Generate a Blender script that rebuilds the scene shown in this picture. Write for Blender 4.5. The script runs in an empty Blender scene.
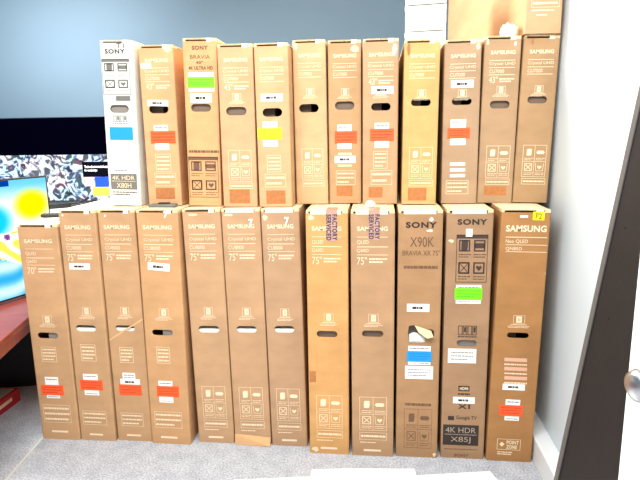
import bpy, bmesh, math, random
from mathutils import Vector, Matrix
random.seed(7)
SC = bpy.context.scene
COL = SC.collection

# ------------------------------------------------------------------ camera, world, lights, exposure
def srgb(r, g, b):
    f = lambda c: (c / 255 / 12.92) if c <= 10 else ((c / 255 + 0.055) / 1.055) ** 2.4
    return (f(r), f(g), f(b), 1.0)

cd = bpy.data.cameras.new('camera'); cam = bpy.data.objects.new('camera', cd); COL.objects.link(cam)
cd.sensor_width = 36.0; cd.lens = 541.95 / 640 * 36.0; cd.clip_start = 0.02
R_ = Vector((0.99453997, 0.10301757, -0.016662)); D_ = Vector((0.00319834, -0.18967938, -0.98184087)); F_ = Vector((-0.1043073, 0.97642671, -0.18897321))
m = Matrix(((R_.x, -D_.x, -F_.x), (R_.y, -D_.y, -F_.y), (R_.z, -D_.z, -F_.z))).to_4x4()
m.translation = Vector((0.03526, -2.26190, 1.42483))
cam.matrix_world = m
SC.camera = cam

w = bpy.data.worlds.new('world'); SC.world = w; w.use_nodes = True
w.node_tree.nodes['Background'].inputs[0].default_value = (0.93, 0.97, 1.0, 1)
w.node_tree.nodes['Background'].inputs[1].default_value = 0.55

def area(name, loc, rot, sx, sy, power, col=(1, 1, 1)):
    l = bpy.data.lights.new(name, 'AREA'); l.shape = 'RECTANGLE'; l.size = sx; l.size_y = sy; l.energy = power; l.color = col
    o = bpy.data.objects.new(name, l); COL.objects.link(o); o.location = loc; o.rotation_euler = rot
    return o
area('ceiling_panel_light', (-0.40, -1.75, 2.72), (math.radians(22), 0, 0), 2.2, 0.8, 72, (1, 0.985, 0.97))
area('middle_ceiling_light', (-1.4, 0.75, 2.75), (0, math.radians(-28), 0), 1.3, 0.8, 84, (1, 0.98, 0.93))
area('rear_ceiling_light', (-2.9, 1.8, 2.6), (math.radians(40), 0, 0), 1.2, 0.6, 40, (0.97, 0.99, 1))
SC.view_settings.view_transform = 'Standard'; SC.view_settings.look = 'None'
SC.view_settings.exposure = 0.58; SC.view_settings.gamma = 1.0; SC.view_settings.use_curve_mapping = False

# ------------------------------------------------------------------ materials
MATS = {}
def mat(name, col, rough=0.6, noise=0.0, nscale=30, bump=0.0, bscale=200, metal=0.0, emit=0.0, stretch=(1, 1, 1), spec=0.5):
    if name in MATS: return MATS[name]
    M = bpy.data.materials.new(name); M.use_nodes = True; nt = M.node_tree; b = nt.nodes['Principled BSDF']
    b.inputs['Base Color'].default_value = col; b.inputs['Roughness'].default_value = rough; b.inputs['Metallic'].default_value = metal
    b.inputs['Specular IOR Level'].default_value = spec
    if noise or bump:
        tc = nt.nodes.new('ShaderNodeTexCoord'); mp = nt.nodes.new('ShaderNodeMapping'); mp.inputs['Scale'].default_value = stretch
        nt.links.new(tc.outputs['Object'], mp.inputs['Vector'])
    if noise:
        n = nt.nodes.new('ShaderNodeTexNoise'); n.inputs['Scale'].default_value = nscale; n.inputs['Detail'].default_value = 5
        r = nt.nodes.new('ShaderNodeValToRGB'); r.color_ramp.elements[0].position = 0.3; r.color_ramp.elements[1].position = 0.7
        r.color_ramp.elements[0].color = tuple(c * (1 - noise) for c in col[:3]) + (1,)
        r.color_ramp.elements[1].color = tuple(min(1, c * (1 + noise)) for c in col[:3]) + (1,)
        nt.links.new(mp.outputs[0], n.inputs['Vector']); nt.links.new(n.outputs['Fac'], r.inputs['Fac']); nt.links.new(r.outputs[0], b.inputs['Base Color'])
    if bump:
        n2 = nt.nodes.new('ShaderNodeTexNoise'); n2.inputs['Scale'].default_value = bscale; n2.inputs['Detail'].default_value = 3
        bp = nt.nodes.new('ShaderNodeBump'); bp.inputs['Strength'].default_value = bump; bp.inputs['Distance'].default_value = 0.004
        nt.links.new(mp.outputs[0], n2.inputs['Vector']); nt.links.new(n2.outputs['Fac'], bp.inputs['Height']); nt.links.new(bp.outputs[0], b.inputs['Normal'])
    if emit:
        b.inputs['Emission Color'].default_value = col; b.inputs['Emission Strength'].default_value = emit
    MATS[name] = M
    return M

INK = {
    'ink': mat('cream_ink', srgb(238, 214, 178), 0.7), 'black': mat('black_ink', srgb(48, 36, 30), 0.6), 'brown': mat('brown_ink', srgb(112, 80, 56), 0.7),
    'grey': mat('grey_ink', srgb(112, 108, 100), 0.7), 'dark': mat('dark_ink', srgb(66, 50, 42), 0.7), 'white': mat('white_paper', srgb(246, 244, 236), 0.6),
    'inkyellow': mat('olive_marker', srgb(150, 140, 20), 0.6), 'pink': mat('faded_pink_label', srgb(222, 170, 145), 0.7),
    'kraftdark': mat('old_glue_patch', srgb(176, 112, 62), 0.8, 0.15, 60), 'purple': mat('purple_ink', srgb(72, 44, 78), 0.6),
    'scuff': mat('pale_torn_paper', srgb(232, 206, 166), 0.85), 'scuffdark': mat('brown_torn_paper', srgb(164, 112, 66), 0.85), 'scuffgrey': mat('grey_tape_scrap', srgb(176, 176, 168), 0.5),
    'faint': mat('pale_grey_text', srgb(120, 118, 116), 0.7),
}
FLUO = {'orange': mat('fluorescent_orange_label', srgb(252, 92, 36), 0.6), 'green': mat('fluorescent_green_label', srgb(120, 240, 10), 0.6),
        'yellow': mat('fluorescent_yellow_label', srgb(240, 236, 16), 0.6), 'blue': mat('bright_blue_label', srgb(10, 148, 222), 0.6)}
FLUOTXT = {'orange': mat('dark_orange_text', srgb(190, 40, 12)), 'green': mat('dark_green_text', srgb(60, 130, 10)), 'yellow': mat('dark_yellow_text', srgb(150, 140, 10)), 'blue': mat('deep_blue_text', srgb(8, 110, 180))}
FOAM = mat('white_foam', srgb(226, 224, 216), 0.8, 0.04, 80)
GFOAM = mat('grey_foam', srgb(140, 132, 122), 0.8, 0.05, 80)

# ------------------------------------------------------------------ mesh helpers
def add_box(bm, x0, y0, z0, x1, y1, z1):
    vs = [bm.verts.new(p) for p in ((x0, y0, z0), (x1, y0, z0), (x1, y1, z0), (x0, y1, z0), (x0, y0, z1), (x1, y0, z1), (x1, y1, z1), (x0, y1, z1))]
    fs = []
    for f in ((0, 3, 2, 1), (4, 5, 6, 7), (0, 1, 5, 4), (1, 2, 6, 5), (2, 3, 7, 6), (3, 0, 4, 7)): fs.append(bm.faces.new([vs[i] for i in f]))
    return vs
def add_rect(bm, u0, v0, u1, v1, y):
    vs = [bm.verts.new(p) for p in ((u0, y, v0), (u1, y, v0), (u1, y, v1), (u0, y, v1))]
    bm.faces.new(vs)
def add_poly(bm, pts, y):
    bm.faces.new([bm.verts.new((a, y, b)) for a, b in pts])
def link(name, bm, M, parent=None, bevel=0.0, smooth=False):
    me = bpy.data.meshes.new(name); bmesh.ops.recalc_face_normals(bm, faces=bm.faces) if len(bm.faces) > 1 and bevel >= 0 else None
    bm.to_mesh(me); bm.free()
    for mm in (M if isinstance(M, (list, tuple)) else [M]): me.materials.append(mm)
    o = bpy.data.objects.new(name, me); COL.objects.link(o)
    if parent: o.parent = parent
    if bevel > 0:
        bv = o.modifiers.new('bevel', 'BEVEL'); bv.width = bevel; bv.segments = 2; bv.limit_method = 'ANGLE'
    if smooth:
        for p in me.polygons: p.use_smooth = True
    return o
def box_obj(name, x0, y0, z0, x1, y1, z1, M, parent=None, bevel=0.0):
    bm = bmesh.new(); add_box(bm, x0, y0, z0, x1, y1, z1); return link(name, bm, M, parent, bevel)
def thing(name, label, cat, loc=(0, 0, 0), rot=(0, 0, 0), group=None):
    o = bpy.data.objects.new(name, None); COL.objects.link(o); o.location = loc; o.rotation_euler = rot; o.empty_display_size = 0.1
    return tag(o, label, cat, group)
def tag(o, label, cat, group=None):
    o['label'] = label; o['category'] = cat
    if group: o['group'] = group
    return o
def struct(o): o['kind'] = 'structure'; return o

TEXT = {}
def text_mesh(body, bold):
    k = (body, bold)
    if k not in TEXT:
        cu = bpy.data.curves.new('letters', 'FONT'); cu.body = body; cu.size = 1; cu.resolution_u = 4
        cu.offset = (0.0, 0.032, 0.04)[bold]; cu.space_character = (1, 1.05, 1.15)[bold]
        to = bpy.data.objects.new('letters', cu); COL.objects.link(to)
        bpy.context.view_layer.update()
        me = bpy.data.meshes.new_from_object(to.evaluated_get(bpy.context.evaluated_depsgraph_get()))
        pts = [(v.co.x, v.co.y) for v in me.vertices]; fs = [tuple(p.vertices) for p in me.polygons]
        bpy.data.objects.remove(to); bpy.data.curves.remove(cu); bpy.data.meshes.remove(me)
        xs = [p[0] for p in pts]; ys = [p[1] for p in pts]
        x0, x1, y0, y1 = min(xs), max(xs), min(ys), max(ys)
        TEXT[k] = ([((a - x0) / (x1 - x0), (b - y0) / (y1 - y0)) for a, b in pts], fs)
    return TEXT[k]
def add_text(bm, body, box, y, bold=0, turn=0):
    pts, fs = text_mesh(body, bold); u0, v0, u1, v1 = box
    vs = []
    for a, b in pts:
        if turn: a, b = b, 1 - a
        vs.append(bm.verts.new((u0 + a * (u1 - u0), y, v0 + b * (v1 - v0))))
    for f in fs: bm.faces.new([vs[i] for i in f])
def add_dashes(bm, box, rows, y, fill=0.45, seed=1):
    """rows of small print, too small to read: short strokes word by word"""
    rr = random.Random(seed + int(box[0] * 1000) + rows); u0, v0, u1, v1 = box; h = (v1 - v0) / rows
    for k in range(rows):
        a = v1 - (k + 0.5) * h - h * fill / 2; u = u0; end = u1 - (rr.random() * 0.3 * (u1 - u0) if k == rows - 1 and rows > 1 else 0)
        while u < end:
            l = min(end - u, 0.004 + rr.random() * 0.014)
            add_rect(bm, u, a, u + l, a + h * fill, y); u += l + 0.0018
def frame(bm, box, t, y):
    u0, v0, u1, v1 = box
    add_rect(bm, u0, v0, u1, v0 + t, y); add_rect(bm, u0, v1 - t, u1, v1, y); add_rect(bm, u0, v0 + t, u0 + t, v1 - t, y); add_rect(bm, u1 - t, v0 + t, u1, v1 - t, y)

def symbols(bm, box, y, thick):
    """four handling symbols, two over two, with captions"""
    u0, v0, u1, v1 = box; W, H = u1 - u0, v1 - v0; t = 0.0016 if not thick else 0.0026
    frame(bm, box, t, y); um = (u0 + u1) / 2; top = v1 - 0.07 * H
    if thick: add_rect(bm, u0, top - 0.01 * H, u1, v1, y)
    else: add_rect(bm, um - t / 2, v0, um + t / 2, v1, y); add_rect(bm, u0, v0 + H * 0.48, u1, v0 + H * 0.48 + t, y)
    hh = (top - v0) / 2
    for r in (0, 1):
        for c in (0, 1):
            a0 = u0 + W * (0.08 + 0.48 * c); a1 = a0 + W * 0.36; b1 = top - r * hh - hh * 0.08; b0 = b1 - hh * 0.52
            am, bmid = (a0 + a1) / 2, (b0 + b1) / 2; w2, h2 = (a1 - a0), (b1 - b0)
            if thick: frame(bm, (a0, b0, a1, b1), 0.006, y)
            if (r, c) == (0, 0):
                add_poly(bm, [(am - w2 * .28, b0 + h2 * .08), (am + w2 * .22, b0 + h2 * .08), (am + w2 * .3, b0 + h2 * .3), (am + w2 * .3, b1 - h2 * .05), (am - w2 * .2, b1 - h2 * .05), (am - w2 * .28, b1 - h2 * .25)], y)
            elif (r, c) == (0, 1):
                add_poly(bm, [(a0, bmid), (a0 + w2 * .15, bmid - h2 * .22), (a1 - w2 * .15, bmid - h2 * .22), (a1, bmid), (a1 - w2 * .15, bmid + h2 * .22), (a0 + w2 * .15, bmid + h2 * .22)], y)
            elif (r, c) == (1, 0):
                frame(bm, (a0 + w2 * .05, b0, a1 - w2 * .05, b1), 0.003, y); q = 0.0022
                for s in (1, -1):
                    add_poly(bm, [(am - w2 * .3 - q, bmid - s * h2 * .32), (am - w2 * .3 + q, bmid - s * h2 * .32), (am + w2 * .3 + q, bmid + s * h2 * .32), (am + w2 * .3 - q, bmid + s * h2 * .32)], y)
            else:
                q = 0.0018
                add_poly(bm, [(a0, b1), (a0 + q, b1), (a0 + q + w2 * .08, b0), (a0 + w2 * .08, b0)], y); add_poly(bm, [(a1 - q, b1), (a1, b1), (a1 - w2 * .08, b0), (a1 - q - w2 * .08, b0)], y); add_rect(bm, a0 + w2 * .08, b0, a1 - w2 * .08, b0 + q, y)
                add_poly(bm, [(am, bmid - h2 * .28), (am + w2 * .26, bmid + h2 * .02), (am + w2 * .2, bmid + h2 * .22), (am, bmid + h2 * .12), (am - w2 * .2, bmid + h2 * .22), (am - w2 * .26, bmid + h2 * .02)], y)
            add_dashes(bm, (a0, b0 - hh * .3, a1 + W * .03, b0 - hh * .08), 2, y, 0.32, r * 2 + c)

def stadium(cx, cz, w_, h_, n=6):
    r = h_ / 2; pts = []
    for k in range(n + 1):
        a = -math.pi / 2 + math.pi * k / n; pts.append((cx + w_ / 2 - r + r * math.cos(a), cz + r * math.sin(a)))
    for k in range(n + 1):
        a = math.pi / 2 + math.pi * k / n; pts.append((cx - w_ / 2 + r + r * math.cos(a), cz + r * math.sin(a)))
    return pts

# ------------------------------------------------------------------ carton builder
def carton(base, size, lean, kraft, flapmat, marks, label, group, depth, cat='box', rot_z=0.0, name='tv_carton', sag=0.0):
    W, H = size; body_h = H - 0.012
    root = thing(name, label, cat, (base[0], base[1], base[2] + abs(math.sin(lean)) * W / 2), (0, lean, rot_z), group)
    hole = None
    for k in marks:
        if k[0] == 'H':
            b = k[1]; cx, cz = (b[0] + b[2]) / 2, (b[1] + b[3]) / 2
            if k[2] == 'torn':
                a, c, d, e = b
                hole = [(a + .008, c), (a + .060, c + .006), (a + .075, c + .018), (a + .11, c + .036), (d, c + .058), (d - .01, c + .068), (d - .03, c + .066), (a + .03, e), (a + .005, e - .004), (a, e - .03)]
            else: hole = stadium(cx, cz, b[2] - b[0], b[3] - b[1])
            style = k[2]
    bm = bmesh.new(); R = 0.006; hw = W / 2
    prof = [(-hw, depth), (-hw, R), (-hw + R * .3, R * .3), (-hw + R, 0), (hw - R, 0), (hw - R * .3, R * .3), (hw, R), (hw, depth)]
    lo = [bm.verts.new((x, y, 0)) for x, y in prof]; hi = [bm.verts.new((x, y, body_h)) for x, y in prof]
    bm.faces.new(lo); bm.faces.new(hi[::-1]); n = len(prof)
    for k in range(n):
        j = (k + 1) % n
        if k == 3: continue
        f = bm.faces.new((lo[k], lo[j], hi[j], hi[k]))
    if hole:
        hv = [bm.verts.new((x, 0, z)) for x, z in hole]; hb = [bm.verts.new((x, 0.005, z)) for x, z in hole]; q = len(hv)
        edges = [bm.edges.new((hv[k], hv[(k + 1) % q])) for k in range(q)]
        outer = [lo[3], lo[4], hi[4], hi[3]]
        for k in range(4):
            e = bm.edges.get((outer[k], outer[(k + 1) % 4])) or bm.edges.new((outer[k], outer[(k + 1) % 4])); edges.append(e)
        bmesh.ops.triangle_fill(bm, use_beauty=True, edges=edges, normal=(0, -1, 0))
        for k in range(q): bm.faces.new((hv[k], hv[(k + 1) % q], hb[(k + 1) % q], hb[k]))
    else: bm.faces.new((lo[3], lo[4], hi[4], hi[3]))
    link('body', bm, kraft, root)
    # lid: two long flaps folded from the side edges, meeting on the centre line; a slit stays open at the short end
    for s in (-1, 1):
        fb = bmesh.new(); zt = H
        x_out, x_in = s * (hw - 0.002), s * 0.0012
        a, b_ = sorted((x_out, x_in)); add_box(fb, a, 0.003, zt - 0.004, b_, depth - 0.002, zt)
        hwid = 0.022 if s > 0 else 0.010
        a, b_ = sorted((x_out, x_out - s * hwid)); add_box(fb, a, 0.003, body_h + 0.0002, b_, depth - 0.002, zt - 0.0041)
        add_box(fb, min(x_out, x_in), 0.06, body_h + 0.0002, max(x_out, x_in), depth - 0.002, zt - 0.0042)
        link('top_flap', fb, flapmat, root)
    tw = W * .38; full = W > .16 and not any(q in label for q in ('orange sticker', 'red table', 'white 7, a')); t0 = -tw if full else W * .2; tb = bmesh.new(); add_box(tb, -tw, -0.0006, H + 0.0002, tw, depth, H + 0.0008); add_box(tb, t0, -0.0006, H - .016, W * .34, -0.0001, H + .0002); add_box(tb, t0, -0.0001, H - .0042, W * .34, 0.0028, H + .0002); link('packing_tape', tb, TAPE, root)
    for k in marks:
        kind, b = k[0], k[1]; u0, v0, u1, v1 = b; bm = bmesh.new()
        if kind == 'T':
            add_text(bm, k[3], b, -0.0028 if k[4] == 'inkyellow' else -0.0012, k[5]); link(k[2], bm, INK[k[4]], root, -1)
        elif kind == 'R': add_rect(bm, u0, v0, u1, max(v1, v0 + .0022), -0.0006); link('printed_line', bm, INK[k[2]], root, -1)
        elif kind == 'A': add_box(bm, u0, -0.0007, v0, u1, -0.0001, v1); link({'kraftdark': 'torn_label_patch', 'ink': 'faded_label', 'white': 'paper_scrap', 'pink': 'faded_label'}[k[2]], bm, INK[k[2]], root)
        elif kind == 'X':
            rr = random.Random(int(u0 * 9999) + int(v0 * 999)); cx, cz = (u0 + u1) / 2, (v0 + v1) / 2; n_ = 9
            add_poly(bm, [(cx + (u1 - u0) / 2 * (.55 + .45 * rr.random()) * math.cos(a), cz + (v1 - v0) / 2 * (.5 + .5 * rr.random()) * math.sin(a)) for a in [2 * math.pi * q / n_ for q in range(n_)]], -0.0008); link('torn_scuff', bm, INK[k[2]], root, -1)
        elif kind == 'D': add_dashes(bm, b, k[4] if len(k) > 4 else 1, -0.0006, 0.5); link(k[2] if len(k) > 4 else 'chalk_mark', bm, INK[k[3] if len(k) > 4 else k[2]], root, -1)
        elif kind in 'PK':
            symbols(bm, b, -0.0006, kind == 'K'); link('handling_symbols', bm, INK[k[2]], root, -1)
        elif kind == 'B':
            frame(bm, b, 0.0016, -0.0006); add_dashes(bm, (u0 + .006, v0 + .004, u1 - .006, v1 - .004), k[3], -0.0006, 0.35); link('information_panel', bm, INK[k[2]], root, -1)
        elif kind == 'Q':
            frame(bm, b, 0.0018, -0.0006); add_dashes(bm, (u0 + .006, v0 + .005, u1 - .006, v1 - .005), 4, -0.0006, 0.42); link('information_panel', bm, INK[k[2]], root, -1)
        elif kind == 'I':
            H_ = v1 - v0; um = (u0 + u1) / 2; ww = u1 - u0
            frame(bm, (um - ww * .24, v0 + H_ * .34, um + ww * .24, v1), 0.0014, -0.0006); frame(bm, (um - ww * .12, v0 + H_ * .42, um + ww * .12, v1 - H_ * .08), ww * .075, -0.0006)
            add_rect(bm, um - ww * .02, v0 + H_ * .50, um + ww * .02, v1 - H_ * .16, -0.0007)
            add_rect(bm, u0 + ww * .16, v0 + H_ * .25, u1 - ww * .16, v0 + H_ * .29, -0.0006); add_dashes(bm, (u0 + ww * .05, v0, u1 - ww * .05, v0 + H_ * .2), 2, -0.0006, 0.4); link('unpacking_symbol', bm, INK[k[2]], root, -1)
        elif kind == 'C':
            q = (u1 - u0) / 4
            for a in range(4):
                c0 = u0 + q * a; frame(bm, (c0 + .001, v0, c0 + q - .001, v1), .0028, -0.0006)
                if a % 2: add_rect(bm, c0 + q * .3, v0 + (v1 - v0) * .3, c0 + q * .7, v1 - (v1 - v0) * .15, -0.0006)
            add_dashes(bm, (u0, v0 - .012, u1, v0 - .003), 1, -0.0006, 0.5); link('icon_row', bm, INK[k[2]], root, -1)
        elif kind == 'Z':
            frame(bm, b, 0.002, -0.0006); w3 = u1 - u0; vm = (v0 + v1) / 2
            add_poly(bm, [(u0 + w3 * .1, vm), (u0 + w3 * .2, vm - .012), (u0 + w3 * .32, vm), (u0 + w3 * .2, vm + .012)], -0.0006)
            add_text(bm, 'POINT', (u0 + w3 * .4, vm + .002, u1 - w3 * .08, v1 - .006), -0.0012, 1); add_text(bm, 'ZONE', (u0 + w3 * .4, v0 + .006, u1 - w3 * .14, vm - .002), -0.0012, 1); link('logo_panel', bm, INK[k[2]], root, -1)
        elif kind == 'F':
            add_box(bm, u0, -0.0006, v0, u1, -0.0001, v1); f = link('printed_block', bm, INK['grey'] if 'white' in label else INK['black'], root)
            if k[3]:
                t_ = bmesh.new(); rows = k[3].split('|'); w3, h3 = u1 - u0, v1 - v0
                if len(rows) == 2:
                    add_text(t_, rows[0], (u0 + w3 * .07, v0 + h3 * .62, u1 - w3 * .08, v1 - h3 * .12), -0.0012, 0)
                    add_dashes(t_, (u0 + w3 * .05, v0 + h3 * .5, u1 - w3 * .05, v0 + h3 * .56), 1, -0.001, 0.5); add_text(t_, rows[1], (u0 + w3 * .22, v0 + h3 * .1, u1 - w3 * .22, v0 + h3 * .42), -0.0012, 0)
                else: add_text(t_, rows[0], (u0 + w3 * .12, v0 + h3 * .22, u1 - w3 * .12, v1 - h3 * .22), -0.0012, 1)
                link('block_text', t_, INK['ink'] if ('white' in label or len(rows) == 1) else mat('dim_block_text', srgb(168, 150, 130), 0.7), f, -1)
        elif kind in 'SO':
            y = -0.0013 if kind == 'S' else -0.0022
            cx, cz = (u0 + u1) / 2, (v0 + v1) / 2
            pm = FLUO[k[2]] if (kind == 'O' or k[2] in FLUO) else INK[k[2]]
            add_box(bm, u0 - cx, y, v0 - cz, u1 - cx, -0.0001, v1 - cz)
            s = link('label_sticker' if kind == 'S' else 'fluorescent_sticker', bm, pm, root); s.location = (cx, 0, cz)
            if len(k) > 4: s.rotation_euler = (0, math.radians(-k[4]), 0)
            t_ = bmesh.new(); a0, b0, a1, b1 = u0 - cx, v0 - cz, u1 - cx, v1 - cz; yy = y - 0.0005
            if kind == 'O': add_dashes(t_, (a0 + .008, b0 + .008, a1 - .006, b1 - .006), 3, yy, 0.22); link('small_print', t_, FLUOTXT[k[2]], s, -1)
            elif k[3] == 0 and k[2] in FLUO: t_.free()
            elif k[3] == 0:
                add_dashes(t_, (a0 + .006, b1 - .016, a1 - .006, b1 - .006), 1, yy, 0.45); link('small_print', t_, INK['faint'], s, -1)
                t_ = bmesh.new(); add_dashes(t_, (a0 + .006, b0 + .004, a1 - .006, b0 + .012), 1, yy, 0.4); link('small_print', t_, INK['faint'], s, -1)
            elif k[3] == 1: add_dashes(t_, (a0 + (a1 - a0) * .24, b0 + (b1 - b0) * .3, a1 - (a1 - a0) * .3, b1 - (b1 - b0) * .3), 1, yy, 0.8); link('small_print', t_, INK['black'], s, -1)
            else: frame(t_, (a0 + .006, b0 + .006, a1 - .006, b1 - .006), .001, yy); add_dashes(t_, (a0 + .012, b0 + .01, a1 - .012, b1 - .01), 3, yy, 0.3); link('small_print', t_, INK['faint'], s, -1)
        elif kind == 'V':
            add_box(bm, u0, -0.0016, v0, u1, -0.0009, H + .001); add_box(bm, u0, -0.0016, H + .001, u1, 0.09, H + 0.0018); f = link('printed_tape', bm, mat('lilac_tape', srgb(188, 150, 128), 0.35), root)
            t_ = bmesh.new(); um = (u0 + u1) / 2; hw_ = u1 - u0
            add_text(t_, k[2], (um + hw_ * .04, v0 + .003, u1 - hw_ * .02, v1 - .003), -0.0022, 2, 1); add_text(t_, k[3], (u0 + hw_ * .02, v0 + .003, um - hw_ * .04, v1 - .003), -0.0022, 2, 1)
            link('tape_text', t_, INK['purple'], f, -1)
        elif kind == 'H':
            wd, hg = u1 - u0, v1 - v0
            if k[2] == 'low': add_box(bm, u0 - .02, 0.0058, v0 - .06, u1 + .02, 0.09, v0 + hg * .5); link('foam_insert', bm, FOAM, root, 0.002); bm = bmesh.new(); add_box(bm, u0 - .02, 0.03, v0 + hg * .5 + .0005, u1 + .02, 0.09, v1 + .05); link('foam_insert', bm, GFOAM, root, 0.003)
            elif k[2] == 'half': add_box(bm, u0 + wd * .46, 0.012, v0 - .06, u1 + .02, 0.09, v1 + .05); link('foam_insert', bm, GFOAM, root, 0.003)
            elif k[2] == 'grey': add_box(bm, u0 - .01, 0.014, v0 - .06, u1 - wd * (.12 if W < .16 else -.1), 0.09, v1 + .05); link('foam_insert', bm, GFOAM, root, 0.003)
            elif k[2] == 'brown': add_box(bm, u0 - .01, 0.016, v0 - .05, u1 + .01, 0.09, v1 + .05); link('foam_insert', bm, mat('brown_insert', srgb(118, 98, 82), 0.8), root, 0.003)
            elif k[2] == 'torn':
                add_box(bm, u0 - .01, 0.03, v0 - .03, u1 + .01, 0.1, v1 + .03); link('foam_insert', bm, GFOAM, root, 0.003)
                t_ = bmesh.new(); vs = [t_.verts.new(p) for p in ((u0 + .028, -.001, v1 - .002), (u1 - .012, -.001, v1 - .026), (u1 - .004, -.022, v1 - .045), (u1 - .03, -.028, v1 - .05), (u0 + .045, -.014, v1 - .03))]
                t_.faces.new(vs); r_ = bmesh.ops.extrude_face_region(t_, geom=list(t_.faces)); 
                for v in r_['geom']:
                    if isinstance(v, bmesh.types.BMVert): v.co.y += 0.003
                link('torn_flap', t_, flapmat, root)
                t_ = bmesh.new(); pts = []
                for a in range(9):
                    for c in range(5):
                        uu = u0 + .006 + a / 8 * (wd * .8); pts.append(t_.verts.new((uu, 0.004 - .012 * math.sin(a * 1.3 + c) * math.sin(c / 4 * math.pi), v0 + .004 + c / 4 * (hg * .45 + .1 * hg * math.sin(a * .8)))))
                for a in range(8):
                    for c in range(4): t_.faces.new((pts[a * 5 + c], pts[(a + 1) * 5 + c], pts[(a + 1) * 5 + c + 1], pts[a * 5 + c + 1]))
                pb = link('plastic_bag', t_, FOAM, root, smooth=True); so = pb.modifiers.new('thickness', 'SOLIDIFY'); so.thickness = 0.0008
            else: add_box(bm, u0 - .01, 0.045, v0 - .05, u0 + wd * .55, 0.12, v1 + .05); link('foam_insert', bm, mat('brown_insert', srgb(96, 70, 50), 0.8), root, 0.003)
    return root
TAPE = mat('sheen_packing_tape', srgb(246, 234, 200), 0.3)  # clear tape; the whitish reflection on the tops is put into its colour

# x, y, width, height, lean in degrees, base height
CARTONS = [
    (-1.4825, -0.0079, 0.1918, 1.0550, -0.000, 0.000),
    (-1.2961, -0.0044, 0.1746, 1.1175, 0.305, 0.000),
    (-1.1158, 0.0065, 0.1726, 1.1175, 0.126, 0.000),
    (-0.9314, -0.0058, 0.1897, 1.1175, 0.578, 0.000),
    (-0.7193, 0.0212, 0.1728, 1.1175, -0.606, 0.000),
    (-0.5426, 0.0237, 0.1727, 1.1175, -0.643, 0.000),
    (-0.3670, 0.0204, 0.1680, 1.1175, -0.708, 0.000),
    (-0.1765, -0.0290, 0.1790, 1.1175, 0.136, 0.000),
    (0.0195, -0.0314, 0.1845, 1.1175, -0.088, 0.000),
    (0.2144, -0.0244, 0.1830, 1.1175, 0.016, 0.000),
    (0.4161, -0.0192, 0.1886, 1.1175, -0.091, 0.000),
    (0.6159, -0.0262, 0.1941, 1.1175, 0.919, 0.000),
    (-1.1216, 0.1231, 0.1503, 0.7258, 1.473, 1.122),
    (-0.9357, 0.1376, 0.1586, 0.7034, 0.331, 1.122),
    (-0.7361, 0.1043, 0.1509, 0.7185, 1.210, 1.122),
    (-0.5652, 0.0714, 0.1529, 0.6853, 0.426, 1.122),
    (-0.4072, 0.0720, 0.1451, 0.6848, -0.000, 1.122),
    (-0.2563, 0.1673, 0.1442, 0.7075, -0.247, 1.122),
    (-0.1081, 0.1884, 0.1457, 0.7050, 0.095, 1.122),
    (0.0479, 0.1622, 0.1534, 0.7016, 0.105, 1.122),
    (0.2169, 0.1390, 0.1485, 0.6879, 0.394, 1.122),
    (0.3936, 0.1628, 0.1525, 0.6853, -0.206, 1.122),
    (0.5478, 0.1738, 0.1495, 0.6957, 0.641, 1.122),
    (0.6988, 0.1761, 0.1461, 0.6942, 1.171, 1.122),
]
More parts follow.
